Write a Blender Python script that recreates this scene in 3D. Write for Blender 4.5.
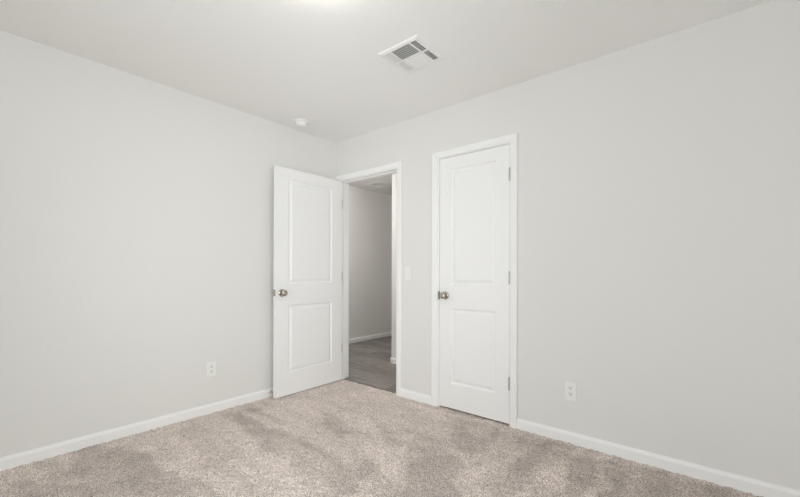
import bpy, bmesh, math, random
import numpy as np
from mathutils import Vector, Matrix

random.seed(4)
rng = np.random.default_rng(4)
for o in list(bpy.data.objects):
    bpy.data.objects.remove(o, do_unlink=True)
SC = bpy.context.scene
COL = SC.collection
R = math.radians

# ------------------------------------------------------------------ camera
CAM_H = 1.105
cam = bpy.data.cameras.new('camera')
cam.sensor_width = 36.0
cam.lens = 36.0 * 382.0 / 800.0
cam.shift_y = 23.3 / 800.0
cam.clip_start = 0.02
co = bpy.data.objects.new('camera', cam)
co.location = (0, 0, CAM_H)
co.rotation_euler = (R(90), R(-0.13), R(40))
COL.objects.link(co)
SC.camera = co

# ------------------------------------------------------------------ view
vs = SC.view_settings
SC.display_settings.display_device = 'sRGB'
vs.view_transform = 'Standard'
vs.look = 'None'
vs.gamma = 1.0
vs.use_curve_mapping = False
vs.exposure = -0.06
SC.cycles.use_denoising = True
SC.cycles.max_bounces = 14
SC.cycles.diffuse_bounces = 10
SC.cycles.caustics_reflective = False
SC.cycles.caustics_refractive = False

# ------------------------------------------------------------------ world
w = bpy.data.worlds.new('world')
SC.world = w
w.use_nodes = True
bg = w.node_tree.nodes['Background']
bg.inputs[0].default_value = (0.86, 0.93, 1.0, 1)
bg.inputs[1].default_value = 1.0

# ------------------------------------------------------------------ room size
LX, BY = -3.057, 2.61          # left wall face, back wall face
RX, FY = 0.55, -0.80           # right wall and front wall (behind the camera)
H = 2.44
T = 0.12
HX, HYN, HYE = -4.40, 3.50, 6.40   # hallway: far wall, near north wall, end wall
HS = BY + T                    # hall side face of the back wall

UNSEEN_WIN_A = (-2.20, 0.20, 0.10, 2.10)   # unseen glazed opening in the front wall, sized for even light: x0, x1, z0, z1
ADDED_WIN_B = (-0.55, 1.25, 0.30, 2.10)    # unseen window added in the right wall for even light: y0, y1, z0, z1


def area(name, loc, rot, sx, sy, power, color, spread=180):
    l = bpy.data.lights.new(name, 'AREA')
    l.shape = 'RECTANGLE'
    l.size, l.size_y = sx, sy
    l.energy = power
    l.color = color
    l.spread = R(spread)
    o = bpy.data.objects.new(name, l)
    o.location = loc
    o.rotation_euler = rot
    COL.objects.link(o)
    return o


DAY = (1.0, 0.988, 0.993)
area('added_daylight_front', ((UNSEEN_WIN_A[0] + UNSEEN_WIN_A[1]) / 2, FY - T - 0.03, 1.10), (R(90), 0, 0),
     UNSEEN_WIN_A[1] - UNSEEN_WIN_A[0], 2.0, 46, DAY)  # area light filling the unseen front opening
area('added_daylight_side', (RX + T + 0.03, (ADDED_WIN_B[0] + ADDED_WIN_B[1]) / 2, 1.20), (R(90), 0, R(90)),
     ADDED_WIN_B[1] - ADDED_WIN_B[0], 1.8, 51, DAY)  # area light for the added side window, evens the walls
LAMP_POS = (-1.333, 1.010)
LAMP_GLOW = 20.0
HALL_LAMP = (-3.93, 2.98)
HALL_GLOW = 98.0


# ------------------------------------------------------------------ materials
def mat(name, color, rough=0.6, metal=0.0, bump=None, spec=0.5):
    m = bpy.data.materials.new(name)
    m.use_nodes = True
    nt = m.node_tree
    b = nt.nodes['Principled BSDF']
    b.inputs['Base Color'].default_value = (*color, 1)
    b.inputs['Roughness'].default_value = rough
    b.inputs['Metallic'].default_value = metal
    b.inputs['Specular IOR Level'].default_value = spec
    if bump:
        sc, st, dist = bump
        tc = nt.nodes.new('ShaderNodeTexCoord')
        n = nt.nodes.new('ShaderNodeTexNoise')
        n.inputs['Scale'].default_value = sc
        n.inputs['Detail'].default_value = 3
        bp = nt.nodes.new('ShaderNodeBump')
        bp.inputs['Strength'].default_value = st
        bp.inputs['Distance'].default_value = dist
        nt.links.new(tc.outputs['Object'], n.inputs['Vector'])
        nt.links.new(n.outputs['Fac'], bp.inputs['Height'])
        nt.links.new(bp.outputs['Normal'], b.inputs['Normal'])
    return m


M_WALL = mat('wall_paint', (0.79, 0.785, 0.77), 0.85, bump=(55, 0.12, 0.004), spec=0.2)
M_CEIL = mat('ceiling_paint', (0.90, 0.895, 0.885), 0.9, bump=(60, 0.12, 0.004), spec=0.2)
M_HALL = mat('hall_wall_paint', (0.78, 0.77, 0.755), 0.85, bump=(55, 0.12, 0.004), spec=0.2)
M_TRIM = mat('white_trim_paint', (0.90, 0.90, 0.90), 0.45)
M_DOOR = mat('white_door_paint', (0.90, 0.90, 0.902), 0.42, bump=(30, 0.04, 0.002))
M_PLAST = mat('white_plastic', (0.86, 0.86, 0.84), 0.4)
M_SMOKE = mat('white_detector_plastic', (0.88, 0.88, 0.86), 0.45)
M_VENT = mat('white_enamelled_steel', (0.86, 0.86, 0.85), 0.4)
M_SLOT = mat('dark_slot', (0.03, 0.03, 0.03), 0.8)
M_DUCT = mat('galvanised_duct', (0.46, 0.465, 0.465), 0.7, 0.0)
M_NICK = mat('satin_nickel', (0.50, 0.46, 0.41), 0.24, 1.0)
M_HINGE = mat('satin_nickel_hinge', (0.52, 0.50, 0.47), 0.38, 0.9)
M_RUB = mat('grey_rubber', (0.55, 0.55, 0.54), 0.7)
M_VINYL = mat('window_vinyl', (0.88, 0.88, 0.88), 0.35)


def glass_mat():
    m = bpy.data.materials.new('window_glass')
    m.use_nodes = True
    nt = m.node_tree
    nt.nodes.clear()
    out = nt.nodes.new('ShaderNodeOutputMaterial')
    mx = nt.nodes.new('ShaderNodeMixShader')
    tr = nt.nodes.new('ShaderNodeBsdfTransparent')
    tr.inputs[0].default_value = (0.95, 0.97, 0.96, 1)
    gl = nt.nodes.new('ShaderNodeBsdfGlossy')
    gl.inputs['Roughness'].default_value = 0.02
    fr = nt.nodes.new('ShaderNodeFresnel')
    fr.inputs[0].default_value = 1.45
    nt.links.new(fr.outputs[0], mx.inputs[0])
    nt.links.new(tr.outputs[0], mx.inputs[1])
    nt.links.new(gl.outputs[0], mx.inputs[2])
    nt.links.new(mx.outputs[0], out.inputs[0])
    return m


def emit_mat(name, color, strength):
    m = bpy.data.materials.new(name)
    m.use_nodes = True
    b = m.node_tree.nodes['Principled BSDF']
    b.inputs['Base Color'].default_value = (0.9, 0.9, 0.88, 1)
    b.inputs['Emission Color'].default_value = (*color, 1)
    b.inputs['Emission Strength'].default_value = strength
    return m


M_GLASS = glass_mat()
M_LENS = emit_mat('lamp_diffuser', (1.0, 0.972, 0.935), LAMP_GLOW)
M_LENS_HALL = emit_mat('hall_lamp_diffuser', (1.0, 0.985, 0.96), HALL_GLOW)


def carpet_mat():
    m = bpy.data.materials.new('cut_pile_carpet')
    m.use_nodes = True
    nt = m.node_tree
    N, L = nt.nodes, nt.links
    b = N['Principled BSDF']
    b.inputs['Roughness'].default_value = 0.95
    b.inputs['Specular IOR Level'].default_value = 0.15
    b.inputs['Sheen Weight'].default_value = 0.15
    b.inputs['Sheen Roughness'].default_value = 0.6
    tc = N.new('ShaderNodeTexCoord')

    def noise(scale, detail, rough=0.5, dist=0.0, vec=None):
        n = N.new('ShaderNodeTexNoise')
        n.inputs['Scale'].default_value = scale
        n.inputs['Detail'].default_value = detail
        n.inputs['Roughness'].default_value = rough
        n.inputs['Distortion'].default_value = dist
        L.new(vec or tc.outputs['Object'], n.inputs['Vector'])
        return n
    # yarn flecks
    n1 = noise(170, 2, 0.7)
    r1 = N.new('ShaderNodeValToRGB')
    e = r1.color_ramp.elements
    e[0].position, e[0].color = 0.33, (0.22, 0.188, 0.170, 1)
    e[1].position, e[1].color = 0.66, (0.95, 0.885, 0.845, 1)
    k = r1.color_ramp.elements.new(0.50)
    k.color = (0.575, 0.516, 0.482, 1)
    L.new(n1.outputs['Fac'], r1.inputs[0])
    # pinkish and greyish tufts mixed in
    n2 = noise(9, 4, 0.6)
    mx = N.new('ShaderNodeMix')
    mx.data_type = 'RGBA'
    mx.blend_type = 'MULTIPLY'
    mx.inputs[0].default_value = 1.0
    r2 = N.new('ShaderNodeValToRGB')
    r2.color_ramp.elements[0].position = 0.35
    r2.color_ramp.elements[0].color = (1.0, 0.965, 0.935, 1)
    r2.color_ramp.elements[1].position = 0.65
    r2.color_ramp.elements[1].color = (0.995, 0.962, 0.948, 1)
    L.new(n2.outputs['Fac'], r2.inputs[0])
    L.new(r1.outputs[0], mx.inputs[6])
    L.new(r2.outputs[0], mx.inputs[7])
    # shade of vacuum-brushed pile put into the colour, stored per vertex
    at = N.new('ShaderNodeAttribute')
    at.attribute_name = 'nap_shade'
    n3 = noise(3.3, 5, 0.62, 0.6)
    n4 = noise(14, 4, 0.65)
    ad = N.new('ShaderNodeMath'); ad.operation = 'MULTIPLY_ADD'
    ad.inputs[1].default_value = 0.45
    L.new(n3.outputs['Fac'], ad.inputs[0])
    L.new(at.outputs['Fac'], ad.inputs[2])
    ad2 = N.new('ShaderNodeMath'); ad2.operation = 'MULTIPLY_ADD'
    ad2.inputs[1].default_value = 0.50
    L.new(n4.outputs['Fac'], ad2.inputs[0])
    L.new(ad.outputs[0], ad2.inputs[2])
    mr = N.new('ShaderNodeMapRange')
    mr.inputs['From Min'].default_value = 0.12
    mr.inputs['From Max'].default_value = 0.98
    mr.inputs['To Min'].default_value = 0.76
    mr.inputs['To Max'].default_value = 1.30
    L.new(ad2.outputs[0], mr.inputs['Value'])
    mu = N.new('ShaderNodeVectorMath'); mu.operation = 'SCALE'
    L.new(mx.outputs[2], mu.inputs[0])
    L.new(mr.outputs[0], mu.inputs['Scale'])
    L.new(mu.outputs[0], b.inputs['Base Color'])
    bp = N.new('ShaderNodeBump')
    bp.inputs['Strength'].default_value = 0.5
    bp.inputs['Distance'].default_value = 0.006
    L.new(n1.outputs['Fac'], bp.inputs['Height'])
    L.new(bp.outputs['Normal'], b.inputs['Normal'])
    return m


def plank_mat():
    m = bpy.data.materials.new('grey_vinyl_plank')
    m.use_nodes = True
    nt = m.node_tree
    N, L = nt.nodes, nt.links
    b = N['Principled BSDF']
    b.inputs['Roughness'].default_value = 0.5
    tc = N.new('ShaderNodeTexCoord')
    br = N.new('ShaderNodeTexBrick')
    br.inputs['Scale'].default_value = 1.0
    br.inputs['Brick Width'].default_value = 1.22
    br.inputs['Row Height'].default_value = 0.178
    br.inputs['Mortar Size'].default_value = 0.0015
    br.inputs['Bias'].default_value = 0.0
    br.offset = 0.37
    br.inputs['Color1'].default_value = (0.150, 0.136, 0.126, 1)
    br.inputs['Color2'].default_value = (0.27, 0.248, 0.230, 1)
    br.inputs['Mortar'].default_value = (0.09, 0.08, 0.07, 1)
    L.new(tc.outputs['Object'], br.inputs['Vector'])
    mp = N.new('ShaderNodeMapping')
    mp.inputs['Scale'].default_value = (1.6, 16, 1)
    L.new(tc.outputs['Object'], mp.inputs['Vector'])
    n = N.new('ShaderNodeTexNoise')
    n.inputs['Scale'].default_value = 2.2
    n.inputs['Detail'].default_value = 7
    n.inputs['Roughness'].default_value = 0.65
    n.inputs['Distortion'].default_value = 0.8
    L.new(mp.outputs[0], n.inputs['Vector'])
    r = N.new('ShaderNodeValToRGB')
    r.color_ramp.elements[0].position = 0.3
    r.color_ramp.elements[0].color = (0.45, 0.44, 0.43, 1)
    r.color_ramp.elements[1].position = 0.72
    r.color_ramp.elements[1].color = (1.55, 1.53, 1.50, 1)
    L.new(n.outputs['Fac'], r.inputs[0])
    mx = N.new('ShaderNodeMix'); mx.data_type = 'RGBA'; mx.blend_type = 'MULTIPLY'
    mx.inputs[0].default_value = 1.0
    L.new(br.outputs['Color'], mx.inputs[6])
    L.new(r.outputs[0], mx.inputs[7])
    L.new(mx.outputs[2], b.inputs['Base Color'])
    return m


M_CARPET = carpet_mat()
M_PLANK = plank_mat()


# ------------------------------------------------------------------ helpers
def link(name, bm, m, parent=None, smooth=False, loc=None):
    bmesh.ops.recalc_face_normals(bm, faces=bm.faces)
    me = bpy.data.meshes.new(name)
    bm.to_mesh(me)
    bm.free()
    if smooth:
        for p in me.polygons:
            p.use_smooth = True
        me.set_sharp_from_angle(angle=R(40))
    for mm in (m if isinstance(m, (list, tuple)) else [m]):
        me.materials.append(mm)
    o = bpy.data.objects.new(name, me)
    COL.objects.link(o)
    if parent:
        o.parent = parent
    if loc:
        o.location = loc
    return o


def tag(o, label=None, cat=None, group=None, kind=None):
    if label: o['label'] = label
    if cat: o['category'] = cat
    if group: o['group'] = group
    if kind: o['kind'] = kind
    return o


def empty(name, loc=(0, 0, 0), rz=0.0):
    o = bpy.data.objects.new(name, None)
    o.location = loc
    o.rotation_euler = (0, 0, rz)
    o.empty_display_size = 0.1
    COL.objects.link(o)
    return o


def box(bm, x0, x1, y0, y1, z0, z1, bev=0.0):
    r = bmesh.ops.create_cube(bm, size=1)
    vs_ = r['verts']
    for v in vs_:
        v.co = Vector(((x0 + x1) / 2 + v.co.x * (x1 - x0), (y0 + y1) / 2 + v.co.y * (y1 - y0),
                       (z0 + z1) / 2 + v.co.z * (z1 - z0)))
    if bev > 0:
        es = list({e for v in vs_ for e in v.link_edges})
        bmesh.ops.bevel(bm, geom=es, offset=bev, segments=2, affect='EDGES', profile=0.6)
    return vs_


def prism(bm, prof, A, B):
    """Sweep a closed profile, given as functions of two frames, from ring A to ring B."""
    a = [bm.verts.new(p) for p in A]
    b = [bm.verts.new(p) for p in B]
    n = len(a)
    for i in range(n):
        j = (i + 1) % n
        bm.faces.new((a[i], a[j], b[j], b[i]))
    bm.faces.new(a)
    bm.faces.new(b[::-1])


def lathe(bm, prof, axis='z', seg=32, centre=(0, 0, 0)):
    """prof: list of (radius, height) along the axis."""
    rings = []
    c = Vector(centre)
    for r, h in prof:
        ring = []
        if r < 1e-6:
            p = {'z': (0, 0, h), 'x': (h, 0, 0), 'y': (0, h, 0)}[axis]
            ring = [bm.verts.new(c + Vector(p))]
        else:
            for k in range(seg):
                a = 2 * math.pi * k / seg
                u, v = r * math.cos(a), r * math.sin(a)
                p = {'z': (u, v, h), 'x': (h, u, v), 'y': (v, h, u)}[axis]
                ring.append(bm.verts.new(c + Vector(p)))
        rings.append(ring)
    for A, B in zip(rings, rings[1:]):
        if len(A) == 1 and len(B) == 1:
            continue
        for k in range(seg):
            k2 = (k + 1) % seg
            if len(A) == 1:
                bm.faces.new((A[0], B[k2], B[k]))
            elif len(B) == 1:
                bm.faces.new((A[k], A[k2], B[0]))
            else:
                bm.faces.new((A[k], A[k2], B[k2], B[k]))
    return bm


def boxes(name, rects, m, parent=None, bev=0.0):
    bm = bmesh.new()
    for r in rects:
        box(bm, *r, bev=bev)
    return link(name, bm, m, parent)


def struct(o, label=None, cat=None):
    return tag(o, label, cat, kind='structure')


# ------------------------------------------------------------------ door openings
D1 = (-2.998, -2.230)      # clear opening between jambs, open door
D2 = (-1.768, -1.159)      # closet door
DZ = 2.030                 # underside of head jamb
JT = 0.018                 # jamb thickness
R1 = (D1[0] - JT, D1[1] + JT)
R2 = (D2[0] - JT, D2[1] + JT)
RZ = DZ + JT

# ------------------------------------------------------------------ walls
struct(boxes('wall_back', [
    (LX - T, R1[0], BY, HS, 0, H), (R1[0], R1[1], BY, HS, RZ, H),
    (R1[1], R2[0], BY, HS, 0, H), (R2[0], R2[1], BY, HS, RZ, H),
    (R2[1], RX + T, BY, HS, 0, H)], M_WALL),
    'long off-white wall holding the doorway and the closed closet door', 'wall')
struct(boxes('wall_left', [(LX - T, LX, FY - T, BY, 0, H)], M_WALL),
       'off-white wall behind the open door, with one outlet near the carpet', 'wall')
a0, a1, b0, b1 = UNSEEN_WIN_A
struct(boxes('wall_front', [
    (LX, a0, FY - T, FY, 0, H), (a1, RX + T, FY - T, FY, 0, H),
    (a0, a1, FY - T, FY, 0, b0), (a0, a1, FY - T, FY, b1, H)], M_WALL),
    'off-white wall behind the camera with a wide glazed opening sized to even the light', 'wall')
a0, a1, b0, b1 = ADDED_WIN_B
struct(boxes('wall_right', [
    (RX, RX + T, FY, a0, 0, H), (RX, RX + T, a1, BY, 0, H),
    (RX, RX + T, a0, a1, 0, b0), (RX, RX + T, a0, a1, b1, H)], M_WALL),
    'off-white side wall beside the camera with a window added to even the light', 'wall')
# hallway beyond the doorway
struct(boxes('wall_hall_far', [(HX - T, HX, HS - T, HYE + T, 0, H)], M_HALL),
       'grey shaded hallway wall seen through the open doorway', 'wall')
struct(boxes('wall_hall_corner', [(LX - 0.012, -1.95, HYN, HYE, 0, H)], M_HALL),
       'narrow strip of hallway wall beside the doorway jamb with its own baseboard', 'wall')
struct(boxes('wall_hall_near', [(HX, LX - T, HS - T, HS, 0, H)], M_HALL),
       'hallway wall closing the space behind the bedroom', 'wall')
struct(boxes('wall_hall_end', [(HX, LX - 0.012, HYE, HYE + T, 0, H)], M_HALL),
       'end wall of the hallway out of sight', 'wall')
struct(boxes('wall_closet_divider', [(-1.95, -1.86, HS, HYN, 0, H)], M_HALL),
       'wall between the hallway and the closet', 'wall')
struct(boxes('wall_closet_back', [(-1.86, -0.9, 3.35, 3.35 + T, 0, H)], M_WALL),
       'back wall inside the closed closet', 'wall')
struct(boxes('wall_closet_side', [(-0.9, -0.9 + T, HS, 3.35 + T, 0, H)], M_WALL),
       'side wall inside the closed closet', 'wall')

# ceilings
struct(boxes('ceiling', [(LX - T, RX + T, FY - T, HS, H, H + 0.1)], M_CEIL),
       'plain off-white bedroom ceiling', 'ceiling')
struct(boxes('ceiling_hall', [(HX - T, LX - T, HS - T, HS, H, H + 0.1),
                              (HX - T, RX + T, HS, HYE + T, H, H + 0.1)], M_HALL),
       'shaded hallway ceiling seen through the doorway', 'ceiling')


# ------------------------------------------------------------------ carpet
def in_poly(px, py, poly):
    ins = np.zeros(px.shape, bool)
    n = len(poly)
    for i in range(n):
        x1, y1 = poly[i]
        x2, y2 = poly[(i + 1) % n]
        c = ((y1 > py) != (y2 > py))
        xi = (x2 - x1) * (py - y1) / ((y2 - y1) or 1e-9) + x1
        ins ^= c & (px < xi)
    return ins


DARK_STROKES = [  # vacuumed areas whose leaning pile is painted darker
    [(-2.975, 1.412), (-2.875, 1.669), (-2.056, 1.535), (-1.664, 1.488), (-1.386, 1.448), (-1.407, 1.258), (-1.789, 1.268), (-2.231, 1.295)],
    [(-3.124, 0.457), (-2.946, 0.695), (-2.556, 0.85), (-2.047, 0.918), (-1.63, 0.987), (-2.517, 0.101), (-2.836, 0.113), (-2.578, 0.498)],
    [(-1.629, 1.993), (-1.455, 2.119), (-1.189, 1.918), (-0.956, 1.604), (-1.141, 1.397), (-1.391, 1.748)],
    [(-1.631, 2.512), (-1.212, 2.561), (-1.136, 2.214), (-1.143, 1.987), (-1.345, 2.132)],
    [(-1.074, 2.5), (-0.684, 2.593), (-0.768, 2.125), (-0.76, 1.769), (-0.852, 1.691), (-0.923, 2.221)],
    [(-0.731, 2.465), (-0.537, 2.45), (-0.501, 1.986), (-0.571, 1.927)],
    [(-0.523, 2.508), (0.146, 2.6), (0.4, 2.236), (-0.394, 1.797)],
    [(-2.375, 1.915), (-2.105, 1.932), (-2.001, 1.744), (-2.149, 1.707)],
    [(-1.99, 2.079), (-1.701, 2.082), (-1.533, 1.827), (-1.706, 1.829)],
    [(-1.609, 1.596), (-1.372, 1.55), (-1.111, 1.474), (-1.277, 1.334), (-1.517, 1.428)],
    [(-2.9, 0.30), (-2.0, 0.55), (-1.2, 0.75), (-1.6, 0.3), (-2.4, -0.2)],
    [(-0.4, 1.2), (0.3, 1.9), (0.4, 1.2), (0.0, 0.7)]]
LIGHT_STROKES = [  # vacuumed areas whose leaning pile is painted lighter
    [(-2.969, 1.531), (-2.753, 1.598), (-2.185, 1.589), (-2.144, 1.52), (-2.537, 1.473)],
    [(-2.729, 0.824), (-2.26, 0.93), (-1.695, 0.984), (-1.813, 0.885), (-2.366, 0.812)],
    [(-0.716, 2.394), (-0.582, 1.918), (-0.798, 1.685)],
    [(-0.51, 2.472), (-0.434, 2.042), (-0.508, 1.98)]]


def carpet():
    step = 0.0085
    xs = np.arange(LX - 0.005, RX + 0.005 + step, step)
    ys = np.arange(FY - 0.005, BY + 0.022 + step, step)
    nx, ny = len(xs), len(ys)
    X, Y = np.meshgrid(xs, ys)
    Z = rng.normal(0, 0.0022, X.shape)
    Z = Z + 0.5 * (np.roll(Z, 1, 0) + np.roll(Z, 1, 1))
    Z = np.clip(Z, -0.006, 0.006) - 0.002
    X2 = X + rng.uniform(-0.003, 0.003, X.shape)
    Y2 = Y + rng.uniform(-0.003, 0.003, X.shape)
    nap_shade = np.full(X.shape, 0.22)  # pile shading as a colour multiplier, not leaning tufts
    # wobble the stroke borders so that they read as brushed pile
    def cloud(cell, cell_y=None):
        cell_y = cell_y or cell
        gx, gy = int(nx * step / cell) + 3, int(ny * step / cell_y) + 3
        g = rng.normal(0, 1, (gy, gx))
        fx, fy = (X - xs[0]) / cell, (Y - ys[0]) / cell_y
        ix, iy = fx.astype(int), fy.astype(int)
        tx, ty = fx - ix, fy - iy
        tx, ty = tx * tx * (3 - 2 * tx), ty * ty * (3 - 2 * ty)
        return ((g[iy, ix] * (1 - tx) + g[iy, ix + 1] * tx) * (1 - ty)
                + (g[iy + 1, ix] * (1 - tx) + g[iy + 1, ix + 1] * tx) * ty)
    wx = X + 0.020 * cloud(0.16) + 0.014 * cloud(0.05) + rng.normal(0, 0.008, X.shape)
    wy = Y + 0.020 * cloud(0.16) + 0.014 * cloud(0.05) + rng.normal(0, 0.008, X.shape)
    for p in DARK_STROKES:
        nap_shade[in_poly(wx, wy, p)] = -0.14
    for p in LIGHT_STROKES:
        nap_shade[in_poly(wx, wy, p)] = 0.34
    for _ in range(2):
        nap_shade = (nap_shade + np.roll(nap_shade, 1, 0) + np.roll(nap_shade, -1, 0) + np.roll(nap_shade, 1, 1) + np.roll(nap_shade, -1, 1)) / 5
    # painted shading of brush strokes runs along the left wall side to side, and towards the back wall on the other half
    half = np.clip((X + 1.35 + 0.15 * cloud(0.3)) / 0.25, 0, 1)
    strokes = (1 - half) * cloud(0.55, 0.085) + half * cloud(0.085, 0.45)
    nap_shade = nap_shade + 0.11 * np.tanh(3.0 * strokes)
    nap_shade = nap_shade + 0.07 * cloud(0.11) + 0.06 * cloud(0.045)
    V = np.stack([X2, Y2, Z], -1).reshape(-1, 3)
    idx = np.arange(nx * ny).reshape(ny, nx)
    F = np.stack([idx[:-1, :-1], idx[:-1, 1:], idx[1:, 1:], idx[1:, :-1]], -1).reshape(-1, 4)
    # the carpet stops at the wall face except in the two door openings
    cx = X[:-1, :-1].ravel() + step / 2
    cy = Y[:-1, :-1].ravel() + step / 2
    keep = (cy < BY + 0.004) | ((cx > R1[0]) & (cx < R1[1])) | ((cx > R2[0]) & (cx < R2[1]))
    F = F[keep]
    me = bpy.data.meshes.new('floor')
    me.vertices.add(len(V)); me.vertices.foreach_set('co', V.ravel().astype(np.float32))
    me.loops.add(F.size); me.loops.foreach_set('vertex_index', F.ravel().astype(np.int32))
    me.polygons.add(len(F))
    me.polygons.foreach_set('loop_start', np.arange(0, F.size, 4, dtype=np.int32))
    me.update(calc_edges=True)
    at = me.attributes.new('nap_shade', 'FLOAT', 'POINT')
    at.data.foreach_set('value', nap_shade.ravel().astype(np.float32))
    me.validate()
    me.materials.append(M_CARPET)
    for p in me.polygons:
        p.use_smooth = True
    o = bpy.data.objects.new('floor', me)
    COL.objects.link(o)
    return struct(o, 'beige-grey cut pile carpet with brushed vacuum strokes shaded into its colour', 'floor')


carpet()
struct(boxes('floor_hall', [(HX, LX - T, HS, HYE, -0.05, -0.006),
                            (LX - T, -0.9, HS, HYE, -0.05, -0.006),
                            (R1[0], R1[1], BY + 0.018, HS, -0.05, -0.006)], M_PLANK),
       'grey-brown wood-look plank floor of the hallway past the doorway', 'floor')
struct(boxes('floor_slab', [(LX - T, RX + T, FY - T, BY, -0.15, -0.051),
                            (R2[0], R2[1], BY, HS, -0.05, -0.012)], mat('concrete', (0.35, 0.34, 0.33), 0.9)),
       'slab under the carpet', 'floor')

# ------------------------------------------------------------------ baseboards
BPROF = [(0, -0.02), (0.013, -0.02), (0.013, 0.052), (0.0105, 0.0585), (0.007, 0.064), (0.0055, 0.070), (0, 0.070)]


def base_run(bm, p0, p1, n, z0=0.0):
    """p0, p1 on the wall face, n = unit normal into the room."""
    A = [(p0[0] + n[0] * d, p0[1] + n[1] * d, z + z0) for d, z in BPROF]
    B = [(p1[0] + n[0] * d, p1[1] + n[1] * d, z + z0) for d, z in BPROF]
    prism(bm, None, A, B)


CW = 0.054     # casing width
REV = 0.005


def baseboard(name, runs, label):
    bm = bmesh.new()
    for r in runs:
        base_run(bm, *r)
    return struct(link(name, bm, M_TRIM), label, 'baseboard')


baseboard('baseboard_left', [((LX, FY), (LX, BY - 0.013), (1, 0))], 'white baseboard along the wall behind the open door')
baseboard('baseboard_back', [
    ((D1[1] + REV + CW, BY), (D2[0] - REV - CW - 0.010, BY), (0, -1)),
    ((D2[1] + REV + CW, BY), (RX, BY), (0, -1))], 'white baseboard on both sides of the closet door')
baseboard('baseboard_front', [((LX + 0.013, FY), (RX - 0.013, FY), (0, 1))], 'white baseboard behind the camera')
baseboard('baseboard_right', [((RX, FY), (RX, BY - 0.013), (-1, 0))], 'white baseboard beside the camera')
baseboard('baseboard_hall_far', [((HX, HS), (HX, HYE), (1, 0), -0.006)], 'white baseboard on the grey hallway wall')
baseboard('baseboard_hall_corner', [((LX - 0.025, HYN), (-1.95, HYN), (0, -1), -0.006),
                                    ((LX - 0.012, HYN - 0.013), (LX - 0.012, HYE), (-1, 0), -0.006)],
          'short white baseboard wrapping the hallway wall corner beside the jamb')


# ------------------------------------------------------------------ door frames
def casing_profile():
    # across the width (0 = inner edge) and out from the wall
    return [(0, 0), (0, 0.008), (0.004, 0.011), (0.016, 0.0125), (0.020, 0.015), (0.040, 0.0165),
            (0.050, 0.0165), (CW, 0.012), (CW, 0)]


def casing(bm, x0, x1, z1, y, s, zb=0.0, extra=0.0):
    """Mitred casing around an opening; s = -1 faces -y, +1 faces +y."""
    P = casing_profile()
    x0 -= REV + extra; x1 += REV; z1 += REV
    rings = []
    for cxx, sx, zz, top in ((x0, -1, zb, 0), (x0, -1, z1, 1), (x1, 1, z1, 1), (x1, 1, zb, 0)):
        rings.append([bm.verts.new((cxx + sx * d, y + s * t, zz + (d if top else 0))) for d, t in P])
    for A, B in zip(rings, rings[1:]):
        n = len(A)
        for i in range(n):
            j = (i + 1) % n
            bm.faces.new((A[i], A[j], B[j], B[i]))
    bm.faces.new(rings[0]); bm.faces.new(rings[-1][::-1])


def door_frame(name, D, stop_y, label, extra=0.0):
    t = struct(empty(name, ((D[0] + D[1]) / 2, BY, 0)), label, 'door frame')
    ox = (D[0] + D[1]) / 2
    hw = (D[1] - D[0]) / 2
    bm = bmesh.new()
    for s in (-1, 1):
        x0, x1 = sorted((s * hw, s * (hw + JT)))
        box(bm, x0, x1, -0.001, T + 0.001, -0.01, DZ)
    box(bm, -hw - JT, hw + JT, -0.001, T + 0.001, DZ, DZ + JT)
    link('jamb', bm, M_TRIM, t)
    bm = bmesh.new()
    for s in (-1, 1):
        x0, x1 = sorted((s * hw, s * (hw - 0.011)))
        box(bm, x0, x1, stop_y, stop_y + 0.035, -0.01, DZ, 0.002)
    box(bm, -hw, hw, stop_y, stop_y + 0.035, DZ - 0.011, DZ, 0.002)
    link('door_stop_strip', bm, M_TRIM, t)
    bm = bmesh.new(); casing(bm, -hw, hw, DZ, 0, -1, zb=-0.005, extra=extra); link('casing', bm, M_TRIM, t)
    bm = bmesh.new(); casing(bm, -hw, hw, DZ, T, 1, zb=-0.005); link('casing', bm, M_TRIM, t)
    return t


F1 = door_frame('trim_1', D1, 0.038, 'white door casing and jamb around the open doorway to the hallway')
F2 = door_frame('trim_2', D2, 0.038, 'white door casing and jamb around the closed closet door', 0.010)


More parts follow.
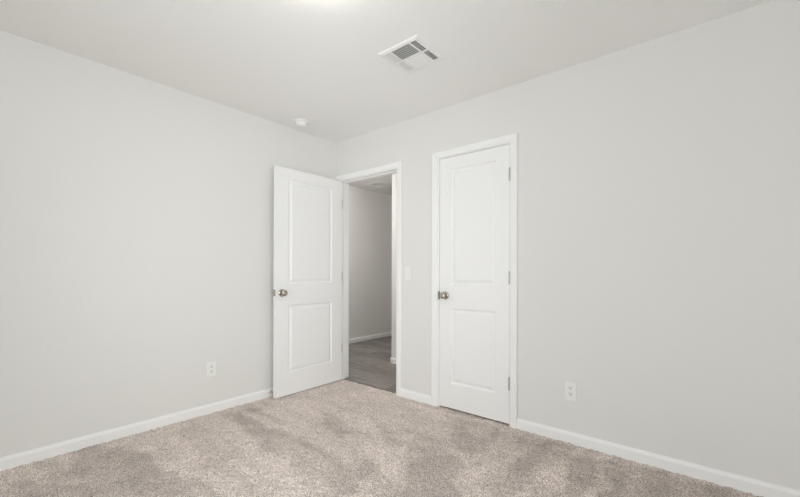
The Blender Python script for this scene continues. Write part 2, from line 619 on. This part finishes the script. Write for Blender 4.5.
# ------------------------------------------------------------------ doors
def door_slab(width, height, m=0.106, th=0.035):
    """Moulded two-panel slab: x 0..width, y 0 (front) .. th, z 0..height."""
    bm = bmesh.new()
    xs = [0, m, width - m, width]
    zs = [0, 0.198, 0.800, 0.990, height - 0.098, height]
    RINGS = [(0.0, 0.0), (0.004, 0.007), (0.010, 0.0105), (0.016, 0.0110), (0.026, 0.0075), (0.036, 0.0025), (0.040, 0.0015)]

    def face(y, s):
        # s: +1 recess goes towards +y
        V = {}
        for i, x in enumerate(xs):
            for j, z in enumerate(zs):
                V[i, j] = bm.verts.new((x, y, z))
        for i in range(3):
            for j in range(5):
                if i == 1 and j in (1, 3):
                    prev = [V[1, j], V[2, j], V[2, j + 1], V[1, j + 1]]
                    for ins, dep in RINGS[1:]:
                        cur = [bm.verts.new((x, y + s * dep, z)) for x, z in (
                            (xs[1] + ins, zs[j] + ins), (xs[2] - ins, zs[j] + ins),
                            (xs[2] - ins, zs[j + 1] - ins), (xs[1] + ins, zs[j + 1] - ins))]
                        for k in range(4):
                            k2 = (k + 1) % 4
                            bm.faces.new((prev[k], prev[k2], cur[k2], cur[k]))
                        prev = cur
                    bm.faces.new(prev)
                else:
                    bm.faces.new((V[i, j], V[i + 1, j], V[i + 1, j + 1], V[i, j + 1]))
        return V
    A = face(0, 1)
    B = face(th, -1)
    for i in range(3):
        bm.faces.new((A[i, 0], A[i + 1, 0], B[i + 1, 0], B[i, 0]))
        bm.faces.new((A[i, 5], A[i + 1, 5], B[i + 1, 5], B[i, 5]))
    for j in range(5):
        bm.faces.new((A[0, j], A[0, j + 1], B[0, j + 1], B[0, j]))
        bm.faces.new((A[3, j], A[3, j + 1], B[3, j + 1], B[3, j]))
    return bm


def knob(parent, x, y, z, s):
    """Round knob set with its axis along y; s = -1 points to -y."""
    bm = bmesh.new()
    lathe(bm, [(0, 0), (0.033, 0), (0.033, 0.003 * s), (0.030, 0.007 * s), (0.018, 0.010 * s), (0, 0.010 * s)],
          'y', 40, (x, y, z))
    rose = link('rosette', bm, M_NICK, parent, True)
    bm = bmesh.new()
    lathe(bm, [(0, 0.008), (0.011, 0.008), (0.010, 0.016), (0.0115, 0.020), (0.020, 0.029), (0.0265, 0.036),
               (0.0275, 0.044), (0.025, 0.051), (0.019, 0.0555), (0.010, 0.0575), (0, 0.058)],
          'y', 40, (0, 0, 0))
    for v in bm.verts:
        v.co.y *= s
        v.co += Vector((x, y, z))
    link('knob', bm, M_NICK, parent, True)


def hinge(parent, x, y, z, leaf=None, h=0.092):
    """Hinge barrel on the z axis with its leaves; leaf = list of boxes."""
    bm = bmesh.new()
    n = 5
    for k in range(n):
        za, zb = z - h / 2 + k * h / n + 0.0005, z - h / 2 + (k + 1) * h / n - 0.0005
        lathe(bm, [(0, za), (0.0062, za), (0.0062, zb), (0, zb)], 'z', 16, (x, y, 0))
    lathe(bm, [(0, z + h / 2), (0.005, z + h / 2), (0.004, z + h / 2 + 0.004), (0, z + h / 2 + 0.005)], 'z', 16, (x, y, 0))
    for b_ in (leaf or []):
        box(bm, *b_)
    link('hinge', bm, M_HINGE, parent, True)


# open door: pin at the left jamb, swung 89 degrees into the room
PIN = Vector((-2.9955, 2.603, 0))
d1 = struct(empty('door_1', (PIN.x, PIN.y, 0.006), R(-89)),
            'white two-panel door standing open against the off-white wall', 'door')
W1, H1 = 0.762, 2.018
bm = door_slab(W1, H1, 0.128)
slab = link('door_slab', bm, M_DOOR, d1, loc=(0.003, 0.003, 0))
bm = bmesh.new()      # latch plate on the edge
box(bm, W1 + 0.003 - 0.0005, W1 + 0.003 + 0.0012, 0.003 + 0.005, 0.003 + 0.030, 0.885, 0.942)
box(bm, W1 + 0.003, W1 + 0.013, 0.003 + 0.010, 0.003 + 0.025, 0.902, 0.925, 0.002)
link('latch', bm, M_NICK, d1)
knob(d1, W1 + 0.003 - 0.06, 0.003, 0.912, -1)
knob(d1, W1 + 0.003 - 0.06, 0.038, 0.912, 1)
for z in (0.315, 1.048, 1.795):
    hinge(d1, 0, 0, z, [(0.0008, 0.0028, 0.002, 0.036, z - 0.045, z + 0.045)])
# jamb side leaves of the hinges, strike plate
hw1 = (D1[1] - D1[0]) / 2
for z in (0.321, 1.054, 1.801):
    boxes('hinge_leaf', [(-hw1 - 0.0002, -hw1 + 0.0014, 0.0, 0.032, z - 0.045, z + 0.045)], M_HINGE, F1)
boxes('strike_plate', [(hw1 - 0.0012, hw1 + 0.0005, 0.008, 0.032, 0.885, 0.945)], M_NICK, F1)

# closet door, closed
W2 = D2[1] - D2[0] - 0.006
d2 = struct(empty('door_2', (D2[0] + 0.003, BY + 0.001, 0.012)),
            'closed white two-panel closet door with knob and three hinges', 'door')
link('door_slab', door_slab(W2, 2.014), M_DOOR, d2)
knob(d2, 0.056, 0, 0.902, -1)
knob(d2, 0.056, 0.035, 0.902, 1)
boxes('strike_plate', [(-(D2[1] - D2[0]) / 2 - 0.0045, -(D2[1] - D2[0]) / 2 + 0.0025, -0.0085, 0.012, 0.880, 0.946)],
      mat('dark_nickel', (0.16, 0.15, 0.14), 0.35, 0.8), F2)
for z in (0.29, 1.050, 1.795):
    hinge(d2, W2 + 0.0012, -0.0055, z, [(W2 + 0.0002, W2 + 0.0024, -0.003, 0.02, z - 0.046, z + 0.046)])

# spring door stop on the left baseboard, just behind the open door
dst = tag(empty('door_stop', (LX + 0.0125, 1.852, 0.042)),
          'small spring door stop on the baseboard behind the open door', 'door stop')
bm = bmesh.new()
lathe(bm, [(0, 0), (0.011, 0), (0.011, 0.003), (0.007, 0.006), (0, 0.006)], 'x', 20)
link('base_plate', bm, M_NICK, dst, True)
bm = bmesh.new()
prof = [(0.0, 0.005)]
for k in range(22):
    prof += [(0.0045, 0.006 + k * 0.0018), (0.0062, 0.0069 + k * 0.0018)]
prof += [(0.0, 0.047)]
lathe(bm, prof, 'x', 14)
link('spring', bm, M_NICK, dst, True)
bm = bmesh.new()
lathe(bm, [(0, 0.046), (0.007, 0.046), (0.0075, 0.054), (0.006, 0.058), (0, 0.0585)], 'x', 16)
link('rubber_tip', bm, M_RUB, dst, True)


# ------------------------------------------------------------------ outlets and switch
def screw(bm, x, z):
    lathe(bm, [(0, -0.0058), (0.003, -0.0058), (0.0028, -0.0068), (0, -0.0070)], 'y', 12, (x, 0, z))


def plate_bm():
    bm = bmesh.new()
    box(bm, -0.035, 0.035, -0.006, 0.0, -0.0575, 0.0575, 0.0025)
    return bm


def outlet(loc, rz, label):
    t = tag(empty('wall_outlet', loc, rz), label, 'outlet')
    link('cover_plate', plate_bm(), M_PLAST, t)
    for dz in (0.0195, -0.0195):
        bm = bmesh.new()
        # rounded receptacle face with flat top and bottom
        pts = []
        for k in range(32):
            a = 2 * math.pi * k / 32
            pts.append((0.0172 * math.cos(a), max(-0.0135, min(0.0135, 0.0172 * math.sin(a)))))
        prism(bm, None, [(x, -0.0055, z + dz) for x, z in pts], [(x, -0.0085, z + dz) for x, z in pts])
        r_ = link('receptacle', bm, M_PLAST, t)
        bm = bmesh.new()
        box(bm, -0.0078, -0.0048, -0.0092, -0.0080, dz - 0.001, dz + 0.0085)
        box(bm, 0.0048, 0.0078, -0.0092, -0.0080, dz + 0.0005, dz + 0.0085)
        lathe(bm, [(0, -0.0080), (0.003, -0.0080), (0.003, -0.0092), (0, -0.0092)], 'y', 14, (0, 0, dz - 0.0075))
        link('slots', bm, M_SLOT, r_)
    bm = bmesh.new(); screw(bm, 0, 0)
    link('screw', bm, M_PLAST, t, True)
    return t


outlet((-0.743, BY, 0.334), 0, 'white duplex outlet low on the wall beside the closed closet door')
outlet((LX, 1.343, 0.341), R(90), 'white duplex outlet on the wall behind the open door')

sw = tag(empty('light_switch', (-2.093, BY, 1.092)),
         'white rocker light switch beside the open doorway', 'light switch')
link('cover_plate', plate_bm(), M_PLAST, sw)
bm = bmesh.new()
box(bm, -0.0175, 0.0175, -0.0072, -0.005, -0.0345, 0.0345, 0.0008)
link('switch_frame', bm, M_PLAST, sw)
bm = bmesh.new()
prism(bm, None, [(-0.0155, y, z) for y, z in ((-0.006, -0.032), (-0.0105, -0.032), (-0.0075, 0.0), (-0.0078, 0.032), (-0.006, 0.032))],
      [(0.0155, y, z) for y, z in ((-0.006, -0.032), (-0.0105, -0.032), (-0.0075, 0.0), (-0.0078, 0.032), (-0.006, 0.032))])
link('rocker', bm, M_PLAST, sw)
for dz in (0.048, -0.048):
    bm = bmesh.new(); screw(bm, 0, dz)
    link('screw', bm, M_PLAST, sw, True)

# ------------------------------------------------------------------ ceiling registers
VS = 0.302


def register(loc, rz, label):
    """Four-way stamped ceiling register hanging 1 cm under the ceiling; local -y, +x blow outward."""
    t = tag(empty('ceiling_vent', loc, rz), label, 'vent')
    h = VS / 2

    def U(u): return -h + u * VS
    blocks = [  # u0,u1,v0,v1, direction the blades throw
        (0.275, 0.725, 0.078, 0.440, (0, -1)),
        (0.275, 0.725, 0.500, 0.860, (0, 1)),
        (0.765, 0.890, 0.078, 0.452, (1, 0)),
        (0.765, 0.890, 0.500, 0.860, (1, 0)),
        (0.110, 0.235, 0.078, 0.452, (-1, 0)),
        (0.110, 0.235, 0.500, 0.860, (-1, 0))]
    bm = bmesh.new()
    # face plate with six openings, built as a grid
    us = sorted({0.0, 1.0} | {b_[k] for b_ in blocks for k in (0, 1)})
    vs2 = sorted({0.0, 1.0} | {b_[k] for b_ in blocks for k in (2, 3)})
    z0, z1 = -0.009, -0.007
    for i in range(len(us) - 1):
        for j in range(len(vs2) - 1):
            um, vm = (us[i] + us[i + 1]) / 2, (vs2[j] + vs2[j + 1]) / 2
            if any(b_[0] < um < b_[1] and b_[2] < vm < b_[3] for b_ in blocks):
                continue
            e_ = 0.020
            x0, x1 = max(U(us[i]), -h + e_), min(U(us[i + 1]), h - e_)
            y0, y1 = max(U(vs2[j]), -h + e_), min(U(vs2[j + 1]), h - e_)
            if x1 - x0 > 1e-4 and y1 - y0 > 1e-4:
                box(bm, x0, x1, y0, y1, z0, z1)
    # sloped rim down from the ceiling
    ro = [(-h, -h), (h, -h), (h, h), (-h, h)]
    q = (h - 0.020) / h
    q2 = (h - 0.006) / h
    A = [bm.verts.new((x, y, 0.0)) for x, y in ro]
    A1 = [bm.verts.new((x, y, -0.0035)) for x, y in ro]
    B = [bm.verts.new((x * q2, y * q2, -0.0055)) for x, y in ro]
    C_ = [bm.verts.new((x * q, y * q, -0.009)) for x, y in ro]
    D_ = [bm.verts.new((x * q, y * q, -0.007)) for x, y in ro]
    for P_, Q_ in ((A, A1), (A1, B), (B, C_), (C_, D_)):
        for k in range(4):
            k2 = (k + 1) % 4
            bm.faces.new((P_[k], P_[k2], Q_[k2], Q_[k]))
    link('frame', bm, M_VENT, t)
    # dark duct opening behind the blades
    bm = bmesh.new()
    box(bm, -h + 0.025, h - 0.025, -h + 0.025, h - 0.025, -0.0010, -0.0002)
    link('duct_opening', bm, M_DUCT, t)
    for (u0, u1, v0, v1, d) in blocks:
        bm = bmesh.new()
        n = 6 if d[0] == 0 else 3
        for k in range(n):
            if d[0] == 0:
                c = U(v0 + (v1 - v0) * (k + 0.5) / n)
                lo, hi = c + d[1] * 0.0078, c - d[1] * 0.0052
                ring = lambda x: [(x, lo, -0.0095), (x, lo, -0.0088), (x, hi, -0.0015), (x, hi, -0.0022)]
                prism(bm, None, ring(U(u0)), ring(U(u1)))
            else:
                c = U(u0 + (u1 - u0) * (k + 0.5) / n)
                q_ = 1.0 if d[0] > 0 else 0.5
                lo, hi = c + d[0] * 0.0056 * q_, c - d[0] * 0.0044 * q_
                ring = lambda y: [(lo, y, -0.0095), (lo, y, -0.0088), (hi, y, -0.0015), (hi, y, -0.0022)]
                prism(bm, None, ring(U(v0)), ring(U(v1)))
        link('blades', bm, M_VENT, t)
    return t


register((-1.459, 1.857, H), 0, 'white square four-way air vent in the bedroom ceiling')
register((-4.02, 4.28, H), R(0), 'small white air vent in the shaded hallway ceiling past the doorway')

# ------------------------------------------------------------------ smoke detector
sd = tag(empty('smoke_detector', (-2.862, 2.040, H)),
         'round white smoke detector on the ceiling above the open door', 'smoke detector')
bm = bmesh.new()
lathe(bm, [(0, 0), (0.070, 0), (0.071, -0.004), (0.068, -0.009), (0.052, -0.012), (0, -0.012)], 'z', 48)
link('base_plate', bm, M_SMOKE, sd, True)
bm = bmesh.new()
lathe(bm, [(0, -0.0115), (0.050, -0.0115), (0.050, -0.020), (0.046, -0.022), (0.046, -0.026), (0.050, -0.028),
           (0.048, -0.036), (0.038, -0.043), (0.016, -0.046), (0, -0.046)], 'z', 48)
link('sensor_housing', bm, M_SMOKE, sd, True)
bm = bmesh.new()
lathe(bm, [(0, -0.0455), (0.011, -0.0455), (0.010, -0.048), (0, -0.0485)], 'z', 24)
link('test_button', bm, M_SMOKE, sd, True)


# ------------------------------------------------------------------ ceiling lights
def dome_light(x, y, m, label):
    t = tag(empty('ceiling_light', (x, y, H)), label, 'ceiling light')
    bm = bmesh.new()
    lathe(bm, [(0, 0), (0.125, 0), (0.125, -0.012), (0.120, -0.016), (0, -0.016)], 'z', 64)
    link('mounting_ring', bm, M_NICK, t, True)
    bm = bmesh.new()
    prof = [(0, -0.0165), (0.112, -0.0165)]
    for k in range(1, 13):
        a = k / 12 * math.pi / 2
        prof.append((0.132 * math.cos(a) if k < 12 else 0, -0.030 - 0.065 * math.sin(a)))
    lathe(bm, prof, 'z', 64)
    link('glass_dome', bm, m, t, True)
    return t


dome_light(*LAMP_POS, M_LENS, 'flush dome light glowing on the bedroom ceiling')
dome_light(*HALL_LAMP, M_LENS_HALL, 'flush dome light on the hallway ceiling out of sight')


# ------------------------------------------------------------------ unseen windows
def window(name, loc, rz, wd, z0, z1, label):
    """Local x along the wall, y through the wall (0 = inner face, -T = outer)."""
    t = struct(empty(name, loc, rz), label, 'window')
    hw = wd / 2
    boxes('window_frame', [(-hw, -hw + 0.045, -T + 0.01, -T + 0.07, z0, z1), (hw - 0.045, hw, -T + 0.01, -T + 0.07, z0, z1),
                           (-hw + 0.045, hw - 0.045, -T + 0.01, -T + 0.07, z0, z0 + 0.045),
                           (-hw + 0.045, hw - 0.045, -T + 0.01, -T + 0.07, z1 - 0.045, z1),
                           (-0.022, 0.022, -T + 0.015, -T + 0.065, z0 + 0.045, z1 - 0.045)], M_VINYL, t)
    for s in (-1, 1):
        x0, x1 = sorted((s * 0.022, s * (hw - 0.045)))
        boxes('pane', [(x0, x1, -T + 0.035, -T + 0.041, z0 + 0.045, z1 - 0.045)], M_GLASS, t)
    boxes('window_sill', [(-hw - 0.03, hw + 0.03, 0.0, 0.03, z0 - 0.02, z0)], M_TRIM, t)
    return t


window('unseen_window_1', ((UNSEEN_WIN_A[0] + UNSEEN_WIN_A[1]) / 2, FY, 0), 0, UNSEEN_WIN_A[1] - UNSEEN_WIN_A[0], UNSEEN_WIN_A[2], UNSEEN_WIN_A[3],
       'unseen sliding glazing behind the camera, sized to even the light')
window('added_window_2', (RX, (ADDED_WIN_B[0] + ADDED_WIN_B[1]) / 2, 0), R(90), ADDED_WIN_B[1] - ADDED_WIN_B[0], ADDED_WIN_B[2], ADDED_WIN_B[3],
       'unseen sliding window added in the wall beside the camera to even the light')
